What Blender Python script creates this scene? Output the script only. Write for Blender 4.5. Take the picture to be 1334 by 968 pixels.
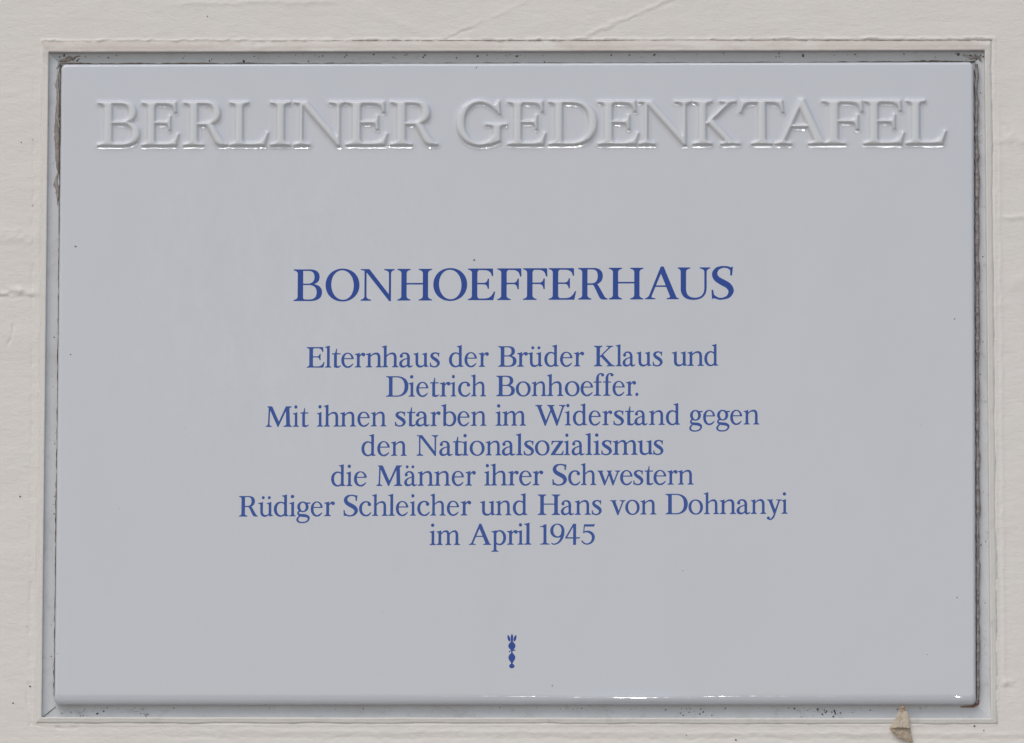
import bpy, bmesh, math, random
import numpy as np
from mathutils import Matrix, Vector
from mathutils.geometry import delaunay_2d_cdt

for o in list(bpy.data.objects):
    bpy.data.objects.remove(o, do_unlink=True)
SC = bpy.context.scene
COL = SC.collection
MM = 0.001

# ------------------------------------------------------------------ camera
cam = bpy.data.cameras.new('camera')
cam.sensor_fit = 'HORIZONTAL'; cam.sensor_width = 36.0
cam.lens = 12088.3 / 1334 * 36.0
cam.clip_start = 0.1; cam.clip_end = 200
co = bpy.data.objects.new('camera', cam); COL.objects.link(co)
fw = Vector((-0.03417654, 0.98846879, 0.14751754))
up = Vector((0.00135029, -0.14755796, 0.98905249))
rt = Vector((0.9994149, 0.03400158, 0.0037083))
m3 = Matrix((rt, up, -fw)).transposed()
co.matrix_world = Matrix.Translation((0.2050772, -6.0, -0.8882457)) @ m3.to_4x4()
SC.camera = co

# ------------------------------------------------------------------ sky, sun, exposure
SUN_EL, SUN_AZ = math.radians(54), math.radians(30)      # azimuth: degrees to the left of straight in front
world = bpy.data.worlds.new('World'); SC.world = world; world.use_nodes = True
nt = world.node_tree; nt.nodes.clear()
sky = nt.nodes.new('ShaderNodeTexSky'); sky.sky_type = 'NISHITA'; sky.sun_disc = False
sky.sun_elevation = SUN_EL
sun_dir = Vector((-math.sin(SUN_AZ) * math.cos(SUN_EL), -math.cos(SUN_AZ) * math.cos(SUN_EL), math.sin(SUN_EL)))
sky.sun_rotation = math.atan2(sun_dir.x, sun_dir.y)
sky.air_density = 1.6; sky.dust_density = 1.6; sky.ozone_density = 1.0
bg = nt.nodes.new('ShaderNodeBackground'); bg.inputs['Strength'].default_value = 0.118
wo = nt.nodes.new('ShaderNodeOutputWorld')
nt.links.new(sky.outputs[0], bg.inputs['Color']); nt.links.new(bg.outputs[0], wo.inputs['Surface'])

sl = bpy.data.lights.new('sun', 'SUN'); sl.energy = 1.0; sl.angle = math.radians(36); sl.color = (1.0, 0.98, 0.95)
so = bpy.data.objects.new('sun', sl); COL.objects.link(so)
so.rotation_euler = (-sun_dir).to_track_quat('-Z', 'Y').to_euler()
so.location = sun_dir * 5

# the camera's own flash: the photograph shows it as small glints on the rounded glaze
fl = bpy.data.lights.new('camera_flash', 'POINT'); fl.energy = 185.0; fl.shadow_soft_size = 0.04
fo = bpy.data.objects.new('camera_flash', fl); COL.objects.link(fo)
fo.location = (-0.05, -6.0, -0.86)

SC.view_settings.view_transform = 'Standard'; SC.view_settings.look = 'None'
SC.view_settings.exposure = 0.0; SC.view_settings.gamma = 1.0
SC.view_settings.use_curve_mapping = False

SC.cycles.use_adaptive_sampling = False

# ------------------------------------------------------------------ helpers
def tag(o, label=None, cat=None, group=None, kind=None):
    for k, v in (('label', label), ('category', cat), ('group', group), ('kind', kind)):
        if v: o[k] = v
    return o

def link(name, me, parent=None, mat=None, smooth=True):
    o = bpy.data.objects.new(name, me); COL.objects.link(o)
    if mat and not me.materials: me.materials.append(mat)
    if parent: o.parent = parent
    if smooth and me.polygons: me.polygons.foreach_set('use_smooth', [True] * len(me.polygons))
    return o

def mesh(name, verts, faces):
    me = bpy.data.meshes.new(name)
    me.from_pydata([tuple(map(float, v)) for v in verts], [], [tuple(map(int, f)) for f in faces]); me.update()
    return me

_rng = np.random.RandomState(11)
_lat = _rng.rand(256, 256)
def vnoise(x, y):
    x = np.asarray(x, float); y = np.asarray(y, float)
    xi, yi = np.floor(x).astype(int), np.floor(y).astype(int)
    fx, fy = x - xi, y - yi
    fx = fx * fx * (3 - 2 * fx); fy = fy * fy * (3 - 2 * fy)
    g = lambda a, b: _lat[(b) % 256, (a) % 256]
    return (g(xi, yi) * (1 - fx) + g(xi + 1, yi) * fx) * (1 - fy) + (g(xi, yi + 1) * (1 - fx) + g(xi + 1, yi + 1) * fx) * fy - .5
def fbm(x, y, n=4):
    s, a = 0, 1.0
    for k in range(n):
        s = s + a * vnoise(x * 2 ** k + 17.3 * k, y * 2 ** k + 9.1 * k); a *= .5
    return s

class NT:
    """small node-tree helper"""
    def __init__(s, name):
        s.m = bpy.data.materials.new(name); s.m.use_nodes = True
        s.t = s.m.node_tree; s.b = s.t.nodes['Principled BSDF']
        s.tc = s.t.nodes.new('ShaderNodeTexCoord')
    def n(s, typ, **kw):
        nd = s.t.nodes.new(typ)
        for k, v in kw.items():
            if k in nd.inputs: nd.inputs[k].default_value = v
            else: setattr(nd, k, v)
        return nd
    def l(s, a, b): s.t.links.new(a, b)
    def mapped(s, scale, rot=(0, 0, 0)):
        mp = s.n('ShaderNodeMapping'); mp.inputs['Scale'].default_value = scale; mp.inputs['Rotation'].default_value = rot
        s.l(s.tc.outputs['Object'], mp.inputs['Vector']); return mp.outputs[0]
    def noise(s, scale, detail=4, rough=.55, vec=None, dist=0.0):
        nd = s.n('ShaderNodeTexNoise', Scale=scale, Detail=detail, Roughness=rough, Distortion=dist)
        s.l(vec or s.tc.outputs['Object'], nd.inputs['Vector']); return nd.outputs['Fac']
    def ramp(s, fac, stops):
        r = s.n('ShaderNodeValToRGB'); e = r.color_ramp.elements
        while len(e) < len(stops): e.new(.5)
        for el, (p, c) in zip(e, stops):
            el.position = p; el.color = (*c, 1) if len(c) == 3 else c
        s.l(fac, r.inputs[0]); return r.outputs[0]
    def mix(s, fac, a, b, mode='MIX'):
        m = s.n('ShaderNodeMix', data_type='RGBA', blend_type=mode)
        for sock, v in ((m.inputs[0], fac), (m.inputs[6], a), (m.inputs[7], b)):
            if isinstance(v, (int, float)): sock.default_value = v
            elif isinstance(v, tuple): sock.default_value = (*v, 1)
            else: s.l(v, sock)
        return m.outputs[2]
    def bump(s, h, strength, dist, prev=None):
        b = s.n('ShaderNodeBump', Strength=strength, Distance=dist); s.l(h, b.inputs['Height'])
        if prev: s.l(prev, b.inputs['Normal'])
        return b.outputs[0]

def srgb(r, g, b):
    f = lambda c: (c / 255 / 12.92) if c / 255 <= .04045 else ((c / 255 + .055) / 1.055) ** 2.4
    return (f(r), f(g), f(b))

# ------------------------------------------------------------------ materials
def m_glaze(relief=False):
    k = NT('glaze_with_painted_sheen_on_letters' if relief else 'white_porcelain_glaze')
    c = k.mix(k.noise(9, 5, .6), (0.625, 0.608, 0.640), (0.637, 0.619, 0.640))
    c = k.mix(k.ramp(k.noise(55, 3), [(.55, (0, 0, 0)), (.8, (.25, .25, .25))]), c, (0.610, 0.598, 0.620))
    # cloudy reflection put into the colour, a faint patch left of the middle
    pos = k.n('ShaderNodeMapping'); pos.inputs['Location'].default_value = (.155, 0, -.045); pos.inputs['Scale'].default_value = (1, 1, .9)
    k.l(k.tc.outputs['Object'], pos.inputs['Vector'])
    ln = k.n('ShaderNodeVectorMath', operation='LENGTH'); k.l(pos.outputs[0], ln.inputs[0])
    near = k.ramp(ln.outputs['Value'], [(.04, (1, 1, 1)), (.16, (0, 0, 0))])
    marks = k.ramp(k.noise(60, 7, .72, k.mapped((1, 1, .55)), .6), [(.44, (0, 0, 0)), (.68, (.42, .42, .42))])
    c = k.mix(k.mix(1.0, near, marks, 'MULTIPLY'), c, (0.695, 0.68, 0.70))
    c = k.mix(k.ramp(k.noise(14, 6, .62, k.mapped((1, 1, .4)), .5), [(.5, (0, 0, 0)), (.75, (.4, .4, .4))]), c, (0.595, 0.585, 0.615))
    if relief:   # raised faces lightened: the convex glaze's sky reflection put into the colour
        sx = k.n('ShaderNodeSeparateXYZ'); k.l(k.tc.outputs['Object'], sx.inputs[0])
        mr = k.n('ShaderNodeMapRange'); mr.inputs['From Min'].default_value = -.0004; mr.inputs['From Max'].default_value = -.0016
        k.l(sx.outputs['Y'], mr.inputs['Value'])
        c = k.mix(mr.outputs[0], c, k.mix(k.noise(90, 4), (0.665, 0.645, 0.652), (0.69, 0.668, 0.66)))
    k.l(c, k.b.inputs['Base Color'])
    k.b.inputs['Roughness'].default_value = .045; k.b.inputs['IOR'].default_value = 1.6
    n = k.bump(k.noise(38, 2, .4), .5, .00035)
    n = k.bump(k.noise(260, 2, .5), .35, .00004, n)
    k.l(n, k.b.inputs['Normal']); return k.m
def m_blue(name='cobalt_blue_print', a=(0.010, 0.048, 0.275), b=(0.018, 0.062, 0.325)):
    k = NT(name)
    c = k.mix(k.noise(260, 4, .7), a, b); k.l(c, k.b.inputs['Base Color'])
    k.b.inputs['Roughness'].default_value = .2; k.b.inputs['IOR'].default_value = 1.45
    return k.m
def m_wall():
    k = NT('cream_painted_plaster')
    c = k.mix(k.ramp(k.noise(4.5, 4, .6), [(.35, (0, 0, 0)), (.65, (1, 1, 1))]), (0.785, 0.705, 0.638), (0.77, 0.708, 0.642))
    st = k.noise(16, 6, .6, k.mapped((1, 1, 5)), .4)
    c = k.mix(k.ramp(st, [(.48, (0, 0, 0)), (.72, (.5, .5, .5))]), c, (0.75, 0.675, 0.61))
    fl = k.noise(150, 5, .65, k.mapped((1, 1, 2.2)))
    c = k.mix(k.ramp(fl, [(.58, (0, 0, 0)), (.78, (.25, .25, .25))]), c, (0.58, 0.545, 0.50))
    c = k.mix(k.ramp(k.noise(26, 3, .6), [(.5, (0, 0, 0)), (.64, (.35, .35, .35))]), c, (0.795, 0.685, 0.64))
    sp = k.n('ShaderNodeTexVoronoi', Scale=42.0, Randomness=1.0); k.l(k.tc.outputs['Object'], sp.inputs['Vector'])
    c = k.mix(k.ramp(sp.outputs['Distance'], [(.018, (.6, .6, .6)), (.035, (0, 0, 0))]), c, (0.28, 0.24, 0.2))
    k.l(c, k.b.inputs['Base Color']); k.b.inputs['Roughness'].default_value = .62
    n = k.bump(k.noise(420, 4, .6, k.mapped((1, 1, 2.2))), .55, .00028)
    n = k.bump(k.noise(95, 5, .6, k.mapped((1, 1, 3.0), (0, .12, 0)), .8), .6, .0005, n)
    k.l(n, k.b.inputs['Normal']); return k.m
def m_rail(painted, name='dull_grey_rail_channel', f=1.0, stained=False):
    k = NT('overpainted_rail_edge' if painted else name)
    if painted:
        c = k.mix(k.noise(30, 4), (0.70, 0.64, 0.58), (0.75, 0.69, 0.63))
        c = k.mix(k.ramp(k.noise(34, 6, .7), [(.56, (0, 0, 0)), (.78, (.6, .6, .6))]), c, (0.46, 0.39, 0.34))
        if stained: c = k.mix(k.ramp(k.noise(13, 6, .7, k.mapped((1, 1, 6)), .5), [(.36, (0, 0, 0)), (.58, (.75, .75, .75))]), c, (0.57, 0.47, 0.415))
        rough, bs = .55, .0004
    else:
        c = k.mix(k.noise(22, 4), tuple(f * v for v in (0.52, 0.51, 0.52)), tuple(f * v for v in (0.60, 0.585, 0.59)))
        c = k.mix(k.ramp(k.noise(140, 6, .75), [(.55, (0, 0, 0)), (.75, (.7, .7, .7))]), c, (0.36, 0.34, 0.32))
        c = k.mix(k.ramp(k.noise(30, 5, .7), [(.5, (0, 0, 0)), (.7, (.5, .5, .5))]), c, (0.47, 0.45, 0.43))
        rough, bs = .45, .0001
    k.l(c, k.b.inputs['Base Color']); k.b.inputs['Roughness'].default_value = rough
    k.l(k.bump(k.noise(330, 4), .6, bs), k.b.inputs['Normal']); return k.m
def m_plain(name, a, b, scale, rough=.8, bd=.0002):
    k = NT(name); c = k.mix(k.ramp(k.noise(scale, 5, .65), [(.35, (0, 0, 0)), (.65, (1, 1, 1))]), a, b)
    k.l(c, k.b.inputs['Base Color']); k.b.inputs['Roughness'].default_value = rough
    k.l(k.bump(k.noise(scale * 2, 4), .7, bd), k.b.inputs['Normal']); return k.m

M_GLAZE, M_RELIEF, M_BLUE, M_WALL = m_glaze(), m_glaze(True), m_blue(), m_wall()
M_BLUE_TEXT = m_blue('slightly_paler_blue_print', (0.024, 0.072, 0.30), (0.036, 0.09, 0.35))
M_PAINT, M_CHAN = m_rail(True), m_rail(False)
M_PAINT_STAINED = m_rail(True, stained=True)
M_CHAN_SHADED, M_CHAN_LIT = m_rail(False, 'shaded_grey_rail_channel', .76), m_rail(False, 'lit_grey_rail_channel', 1.15)  # lip shade put into the top rail's colour, brighter light into the sides'
M_GRIME = m_plain('brown_grime', (0.17, 0.135, 0.115), (0.31, 0.25, 0.22), 300, .9, .0004)
M_SMEAR = m_plain('dried_mortar_smear', (0.24, 0.20, 0.185), (0.40, 0.35, 0.33), 220, .9, .0003)
M_DARK = m_plain('dark_dirt_and_gap_shade', (0.06, 0.05, 0.045), (0.17, 0.14, 0.12), 500, .9)
M_RUST = m_plain('reddish_dirt', (0.20, 0.08, 0.06), (0.30, 0.17, 0.12), 500, .9)
M_WEB = m_plain('dusty_cobweb', (0.42, 0.41, 0.38), (0.5, 0.48, 0.45), 300, .9)
M_WING = m_plain('tan_moth_wing', (0.52, 0.41, 0.30), (0.66, 0.55, 0.44), 520, .85, .0001)
M_WINGB = m_plain('brown_moth_wing_band', (0.30, 0.225, 0.155), (0.52, 0.41, 0.31), 520, .85, .0001)
M_MBODY = m_plain('orange_brown_moth_body', (0.42, 0.24, 0.13), (0.55, 0.36, 0.22), 900, .9, .0002)
M_GROUND = m_plain('grey_pavement', (0.17, 0.165, 0.155), (0.24, 0.23, 0.22), 3, .9, .002)

# ------------------------------------------------------------------ ground and wall
g = mesh('ground', [(-40, -60, -2.4), (40, -60, -2.4), (40, 2, -2.4), (-40, 2, -2.4)], [(0, 1, 2, 3)])
tag(link('ground', g, None, M_GROUND, False), kind='structure')

# corners of the frame, millimetres on the wall plane (TL, TR, BR, BL)
CH = [(-308.5, 220.2), (307.3, 219.9), (309.7, -221.0), (-308.2, -220.2)]
FL = [(-312.2, 227.4), (313.2, 226.6), (312.9, -224.8), (-311.9, -223.8)]

def seg_dist(X, Z, a, b):
    ax, az = a; bx, bz = b
    t = np.clip(((X - ax) * (bx - ax) + (Z - az) * (bz - az)) / ((bx - ax) ** 2 + (bz - az) ** 2), 0, 1)
    return np.hypot(X - ax - t * (bx - ax), Z - az - t * (bz - az)), t

def wall_height(X, Z):
    """relief of the painted plaster, mm towards the viewer"""
    h = .45 * fbm(X / 46, Z / 30, 3) + .13 * fbm(X / 11, Z / 4.2, 3) + .035 * fbm(X / 3.2, Z / 1.7, 2)
    def ridge(a, b, w, amp, rough=.5):
        d, t = seg_dist(X + 1.3 * fbm(X / 7, Z / 7, 2), Z + 1.6 * fbm(X / 6 + 40, Z / 6, 2), a, b)
        return amp * np.exp(-(d / w) ** 2) * (1 + rough * 2 * vnoise(X / 3.1, Z / 3.1)) * np.clip(6 * t, .3, 1) 
    h = h + ridge((38, 227), (104, 256), 1.5, .34) - ridge((40, 226.5), (106, 254.5), 1.2, .13)
    h = h + ridge((-52, 227.5), (6, 253), 1.2, .18) - ridge((-49, 227), (-30, 235), .8, .35, 1)
    h = h + ridge((-230, 252), (-120, 254), 1.6, .35) + ridge((-105, 250), (-60, 232), 3, .2)
    h = h + ridge((-372, 62), (-317, 60), 2.6, .6, 1.6) - ridge((-372, 58.5), (-317, 57), 1.3, .3, 1.2)
    h = h + ridge((-372, 101), (-318, 96), 5, .35, .8)
    h = h - ridge((-329, 42), (-331, 30), .5, .7, 1) - ridge((-331, 30), (-334, 24), .5, .5, 1)
    h = h + ridge((314, 160), (372, 159), 2.6, .42) - ridge((318, 172), (328, 156), 1.3, .4, 1) + ridge((316, 158), (326, 164), 1.8, .25)
    h = h + ridge((314, 108), (372, 111), 1.7, .5, .3) + ridge((318, 66), (372, 77), 6, .3) - ridge((315, 134), (372, 134), 7, .25)
    h = h + ridge((317, -197), (323, -198), 1.8, .5) - ridge((316, -200.5), (323, -201), 1.0, .3)
    h = h - ridge((324, -10), (372, -40), 2, .25) + ridge((-372, -120), (-318, -112), 6, .2)
    # wrinkles in the thick paint below the frame
    h = h + ridge((-260, -229), (330, -231.5), 1.4, .28) - ridge((-300, -233), (340, -235), 1.0, .2, .9) + ridge((-200, -238), (360, -241), 2.5, .3)
    h = h - ridge((-318, -202), (-315, -225), .7, .5, 1) - ridge((-316.5, -225.5), (-285, -227), .7, .4, 1)
    h = h - ridge((-318, 225), (-316.5, -200), .8, .22, 1.4) + ridge((316, 225), (318.5, -200), 1.2, .30, .3)
    return h

def axis(lo, hi, step, far_lo, far_hi):
    a = list(np.arange(lo, hi + step / 2, step))
    s, v = step, a[-1]
    while v < far_hi: s *= 1.6; v = min(far_hi, v + s); a.append(v)
    s, v = step, a[0]
    while v > far_lo: s *= 1.6; v = max(far_lo, v - s); a.insert(0, v)
    return np.array(a)
xs = axis(-366, 366, .8, -4000, 4000); zs = axis(-262, 282, .8, -2400, 3200)
XX, ZZ = np.meshgrid(xs, zs)
HH = wall_height(XX, ZZ)
# the last coat of paint ends in a thin ragged lip just outside the metal
dout = np.maximum(np.maximum(-312.2 - XX, XX - 313.0), np.maximum(ZZ - (227.2 + .9 * fbm(XX / 5, ZZ * 0, 3)), -224.3 - ZZ))
HH = HH + np.where(ZZ > 226, .62, .28) * np.exp(-((dout - .7) / .8) ** 2) * (1 + 1.4 * fbm(XX / 4, ZZ / 4, 2)) + .15
HH = np.where(dout < .2, np.minimum(HH, .1), HH)
fade = np.clip((600 - np.hypot(XX, ZZ)) / 200, .35, 1); HH *= fade
keep = ~((XX[:-1, :-1] > -311) & (XX[1:, 1:] < 311.6) & (ZZ[:-1, :-1] > -223.2) & (ZZ[1:, 1:] < 225.0))
ny, nx = XX.shape
idx = np.arange(ny * nx).reshape(ny, nx)
q = np.stack([idx[:-1, :-1], idx[:-1, 1:], idx[1:, 1:], idx[1:, :-1]], -1)[keep]
used = np.unique(q); remap = np.full(ny * nx, -1); remap[used] = np.arange(len(used))
V = np.stack([XX.ravel(), -HH.ravel(), ZZ.ravel()], 1)[used] * MM
wall = link('plaster_wall', mesh('plaster_wall', V, remap[q]), None, M_WALL)
tag(wall, 'cream painted plaster wall with brushed ridges around the sunken plaque', 'wall')

# ---------------------------------------------------------------- lettering
# Every glyph is drawn in code: cap height = 100 units, baseline = 0.
def flat_path(s):
    """SVG-like path (M L Q C Z, absolute) -> list of closed polygons"""
    tok = s.replace(',', ' ').split()
    polys, cur, i, p = [], [], 0, (0, 0)
    cmd = None
    def num(k):
        return [float(t) for t in tok[k:k + 2]]
    while i < len(tok):
        if tok[i] in 'MLQCZ':
            cmd = tok[i]; i += 1
            if cmd == 'Z':
                polys.append(cur); cur = []
                continue
        if cmd == 'M':
            cur = [tuple(num(i))]; i += 2; cmd = 'L'
        elif cmd == 'L':
            cur.append(tuple(num(i))); i += 2
        elif cmd == 'Q':
            a, b, c = cur[-1], num(i), num(i + 2); i += 4
            for k in range(1, 15):
                t = k / 14
                cur.append(tuple((1 - t) ** 2 * a[j] + 2 * t * (1 - t) * b[j] + t * t * c[j] for j in (0, 1)))
        elif cmd == 'C':
            a, b, c, d = cur[-1], num(i), num(i + 2), num(i + 4); i += 6
            for k in range(1, 19):
                t = k / 18
                cur.append(tuple((1 - t) ** 3 * a[j] + 3 * t * (1 - t) ** 2 * b[j] + 3 * t * t * (1 - t) * c[j] + t ** 3 * d[j] for j in (0, 1)))
    if cur:
        polys.append(cur)
    return polys

def P(s): return ('+', flat_path(s))
def X(s): return ('-', flat_path(s))

def ell(cx, cy, rx, ry, tilt=0.0, n=2.0):
    pts = []
    for k in range(72):
        a = 2 * math.pi * k / 72
        c, s = math.cos(a), math.sin(a)
        x = math.copysign(abs(c) ** (2 / n), c) * rx
        y = math.copysign(abs(s) ** (2 / n), s) * ry
        pts.append((cx + x - tilt * y, cy + y))
    return [pts]
def O_(cx, cy, rx, ry, tilt=0.0, n=2.0): return ('+', ell(cx, cy, rx, ry, tilt, n))
def H_(cx, cy, rx, ry, tilt=0.0, n=2.0): return ('-', ell(cx, cy, rx, ry, tilt, n))

def S(*pts):
    """pen stroke through (x, y, width) knots, Catmull-Rom smoothed"""
    p = [np.array(q, float) for q in pts]
    ext = [2 * p[0] - p[1]] + p + [2 * p[-1] - p[-2]]
    out = []
    for i in range(1, len(ext) - 2):
        a, b, c, d = ext[i - 1:i + 3]
        for k in range(10):
            t = k / 10
            out.append(.5 * ((2 * b) + (c - a) * t + (2 * a - 5 * b + 4 * c - d) * t * t + (3 * b - a - 3 * c + d) * t ** 3))
    out.append(p[-1])
    out = np.array(out)
    tg = np.gradient(out[:, :2], axis=0)
    tg /= np.linalg.norm(tg, axis=1)[:, None] + 1e-9
    nm = np.stack([-tg[:, 1], tg[:, 0]], 1)
    w = out[:, 2:3] / 2
    l, r = out[:, :2] + nm * w, out[:, :2] - nm * w
    # quads, each filled separately, so tight curls stay solid
    return ('+q', [[tuple(l[i]), tuple(l[i + 1]), tuple(r[i + 1]), tuple(r[i])] for i in range(len(l) - 1)])

def sf(x0, x1, a0, a1, y=0, up=1, t=4.6, b=9.0):
    """bracketed slab serif x0..x1 on stem a0..a1; up=1 foot, up=-1 head"""
    f = lambda v: y + up * v
    return P(f'M {x0} {f(0)} L {x0} {f(t*.72)} Q {a0-1} {f(t+.4)} {a0} {f(t+b)} L {a1} {f(t+b)} Q {a1+1} {f(t+.4)} {x1} {f(t*.72)} L {x1} {f(0)} Z')

def box(x0, y0, x1, y1): return P(f'M {x0} {y0} L {x1} {y0} L {x1} {y1} L {x0} {y1} Z')

def flag(a0, a1, y, dx=11, dy=7):
    """slanted head of a lower-case stem"""
    return P(f'M {a0-dx} {y-dy} L {a0-dx} {y-dy+2.6} Q {a0+2} {y-dy+3} {a1} {y+2} L {a1} {y-14} L {a0} {y-14} Q {a0} {y-dy-2} {a0-dx} {y-dy} Z')

XH = 70
G = {}
# ---- capitals
G['I'] = [box(14, 0, 31, 100), sf(0, 45, 14, 31), sf(0, 45, 14, 31, 100, -1)]
G['E'] = [box(13, 0, 30, 100), sf(0, 40, 13, 30), sf(0, 40, 13, 30, 100, -1),
          P('M 13 100 L 79 100 L 80 76 L 75.5 76 Q 73 94.5 52 94.8 L 13 95.2 Z'),
          box(28, 50, 60, 54.8), P('M 66.8 68 L 66.8 36 L 62.8 36 Q 61.5 49.5 50 50.2 L 50 54.6 Q 61.5 55 62.8 68 Z'),
          P('M 13 0 L 80.5 0 L 86.5 27 L 82 27 Q 74 5.6 54 5.4 L 13 5 Z')]
G['F'] = [box(13, 0, 30, 100), sf(0, 43, 13, 30), sf(0, 40, 13, 30, 100, -1),
          P('M 13 100 L 76 100 L 76.6 74 L 72 74 Q 69.5 94.5 50 94.8 L 13 95.2 Z'),
          box(28, 50, 62, 54.8), P('M 68.4 68 L 68.4 34 L 64.4 34 Q 63 49.5 51 50.2 L 51 54.6 Q 63 55 64.4 68 Z')]
G['L'] = [box(13, 0, 30, 100), sf(0, 43, 13, 30), sf(0, 43, 13, 30, 100, -1),
          P('M 13 0 L 82 0 L 90 30 L 85.5 30 Q 76 5.6 56 5.4 L 13 5 Z')]
G['H'] = [box(13, 0, 29.5, 100), box(80.5, 0, 97, 100), box(28, 50.5, 82, 55.5)] + \
         [sf(x, x + 42, x + 13, x + 29.5, *yy) for x in (0, 67.5) for yy in ((0, 1), (100, -1))]
G['T'] = [box(41.5, 0, 59, 100), sf(27, 73.5, 41.5, 59),
          P('M 3 101 Q 7 99.8 20 100 L 80 100 Q 93 99.8 97 101 L 100.5 73 L 96.5 73 Q 91 94.4 74 94.6 L 26 94.6 Q 9 94.4 4 73 L 0 73 Z')]
G['D'] = [box(14, 0, 31, 100), sf(0, 34, 14, 31), sf(0, 34, 14, 31, 100, -1),
          P('M 14 100 L 52 100 C 86 100 109 82 109 51 C 109 18 86 0 52 0 L 14 0 Z'),
          X('M 31 95 L 50 95 C 77 95 90.5 79 90.5 50 C 90.5 21 77 5 50 5 L 36 5 Q 31 5 31 11 Z')]
G['B'] = [box(13, 0, 30, 100), sf(0, 34, 13, 30), sf(0, 34, 13, 30, 100, -1),
          P('M 13 100 L 51 100 C 72 100 81.5 90.5 81.5 76 C 81.5 62 73 54.5 58 52 L 13 50 Z'),
          P('M 13 54 L 56 54 C 79 53 89.5 42.5 89.5 27.5 C 89.5 9.5 76 0 52 0 L 13 0 Z'),
          X('M 30 95.2 L 46 95.2 C 60 95.2 65.5 88 65.5 75.5 C 65.5 62.5 58 55 45 55 L 30 55 Z'),
          X('M 30 50.4 L 47 50.4 C 64.5 50.4 72.5 42.5 72.5 27.5 C 72.5 12 64.5 5 49 5 L 37 5 Q 30 5 30 12 Z')]
G['R'] = [box(13, 0, 30, 100), sf(0, 43, 13, 30), sf(0, 34, 13, 30, 100, -1),
          P('M 13 100 L 50 100 C 70 100 79.5 89.5 79.5 74.5 C 79.5 60 70 49 52 46.5 L 13 46.5 Z'),
          X('M 30 95.2 L 46 95.2 C 58 95.2 63.2 87.5 63.2 74 C 63.2 59.5 56 51.5 43 51.5 L 30 51.5 Z'),
          P('M 43 50 Q 49 47 53 39 L 67 10 Q 71 1 80 0 L 95 0 L 95 3.4 Q 88.5 4.6 84.5 11 L 66 43.5 Q 62 49.5 56 50.5 Z')]
G['K'] = [box(13, 0, 29.5, 100), sf(0, 42, 13, 29.5), sf(0, 42, 13, 29.5, 100, -1),
          P('M 33 45 L 80 90.5 L 76 95 L 27 47 Z'), P('M 60 100 L 96 100 L 96 96.8 Q 86 96 80 90 L 75 85 L 71 89.5 Q 77 96 60 96.8 Z'),
          P('M 32 49.5 L 44 57.5 L 87.5 10 Q 94 3.5 105 3.2 L 105 0 L 63 0 L 63 3.2 Q 74.5 4 70 9.5 Z')]
G['O'] = [O_(53.5, 50, 53.5, 52, 0, 2.08), H_(53.5, 50, 35.5, 46.6, .03, 2.05)]
G['G'] = [O_(53.5, 50, 53.5, 52, 0, 2.08), H_(54.5, 50, 36.2, 46.4, .02, 2.05),
          X('M 56 46 L 56 120 L 125 120 L 125 46 Z'), S((50, 99.4, 5.2), (60, 99, 5.6), (74, 95, 7.6), (85, 88, 8), (94, 77, 5)),
          P('M 95.5 100 L 99.5 100 L 101.5 70 L 97 70 Q 94 76 88 82 L 84 93 Q 93 95 95.5 100 Z'),
          X('M 90 0 L 125 -10 L 125 48 L 90 48 Z'),
          box(85, 8, 101.5, 46), P('M 67.5 48.6 L 116 48.6 L 116 45.2 Q 103 45 101.5 36 L 85 36 Q 84 45 67.5 45.2 Z'),
          P('M 101.5 20 L 101.5 9 Q 88 2 74 -.6 L 70 5 Q 82 8 86 14 Z')]
G['S'] = [S((60, 95, 9), (50, 100, 6.4), (35, 101, 6), (19, 95, 11), (11, 80, 16), (17, 64.5, 18), (34, 53, 19.5), (52, 42, 19), (61, 26, 16.5), (53.5, 9, 11), (38, 1.6, 6.4), (22, 1.4, 6.6), (9, 9, 7)),
          P('M 62.5 102 L 58.5 74 L 63.5 74 L 66.5 102 Z'), P('M 58.4 74 L 63.8 74 L 66 101 L 58 94 Z'), P('M 3 -1.5 L 7 2.5 Q 16 -1 20 3 L 9 14 L 6.4 29 L 1.4 29 Z'), P('M 56 97.5 L 66.3 102 L 64.8 84 L 59.5 84 Z')]
G['U'] = [P('M 9.5 100 L 9.5 34 C 9.5 9 25 -2.4 49.5 -2.4 C 76 -2.4 91.5 10 91.5 36 L 91.5 100 L 84.3 100 L 84.3 37 C 84.3 13.5 73 4.6 54.5 4.6 C 36.5 4.6 26.5 13 26.5 34 L 26.5 100 Z'),
          sf(0, 40, 9.5, 26.5, 100, -1), sf(69.5, 103, 84.3, 91.5, 100, -1)]
G['A'] = [P('M 50.5 103.5 L 59.5 103.5 L 99 9 Q 101.5 3.4 108 3.4 L 108 0 L 69 0 L 69 3.4 Q 81.5 4 79.5 10 L 51 81 L 21.5 10 Q 19 4 33.5 3.4 L 33.5 0 L 0 0 L 0 3.4 Q 9 4 13.5 12 Z'),
          box(27, 39, 72, 43.8)]
G['N'] = [P('M 12 96 L 12 0 L 18.5 0 L 18.5 96 Z'), P('M 0 100 L 27.5 100 L 90.5 19 L 96 -1.6 L 90.5 -1.6 L 16 92.5 Q 9 96.4 0 96.6 Z'),
          P('M 89.3 100 L 96 100 L 96 -1.6 L 89.3 8 Z'), sf(0, 33, 12, 18.5), sf(74, 107.5, 89.3, 96, 100, -1)]
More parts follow.
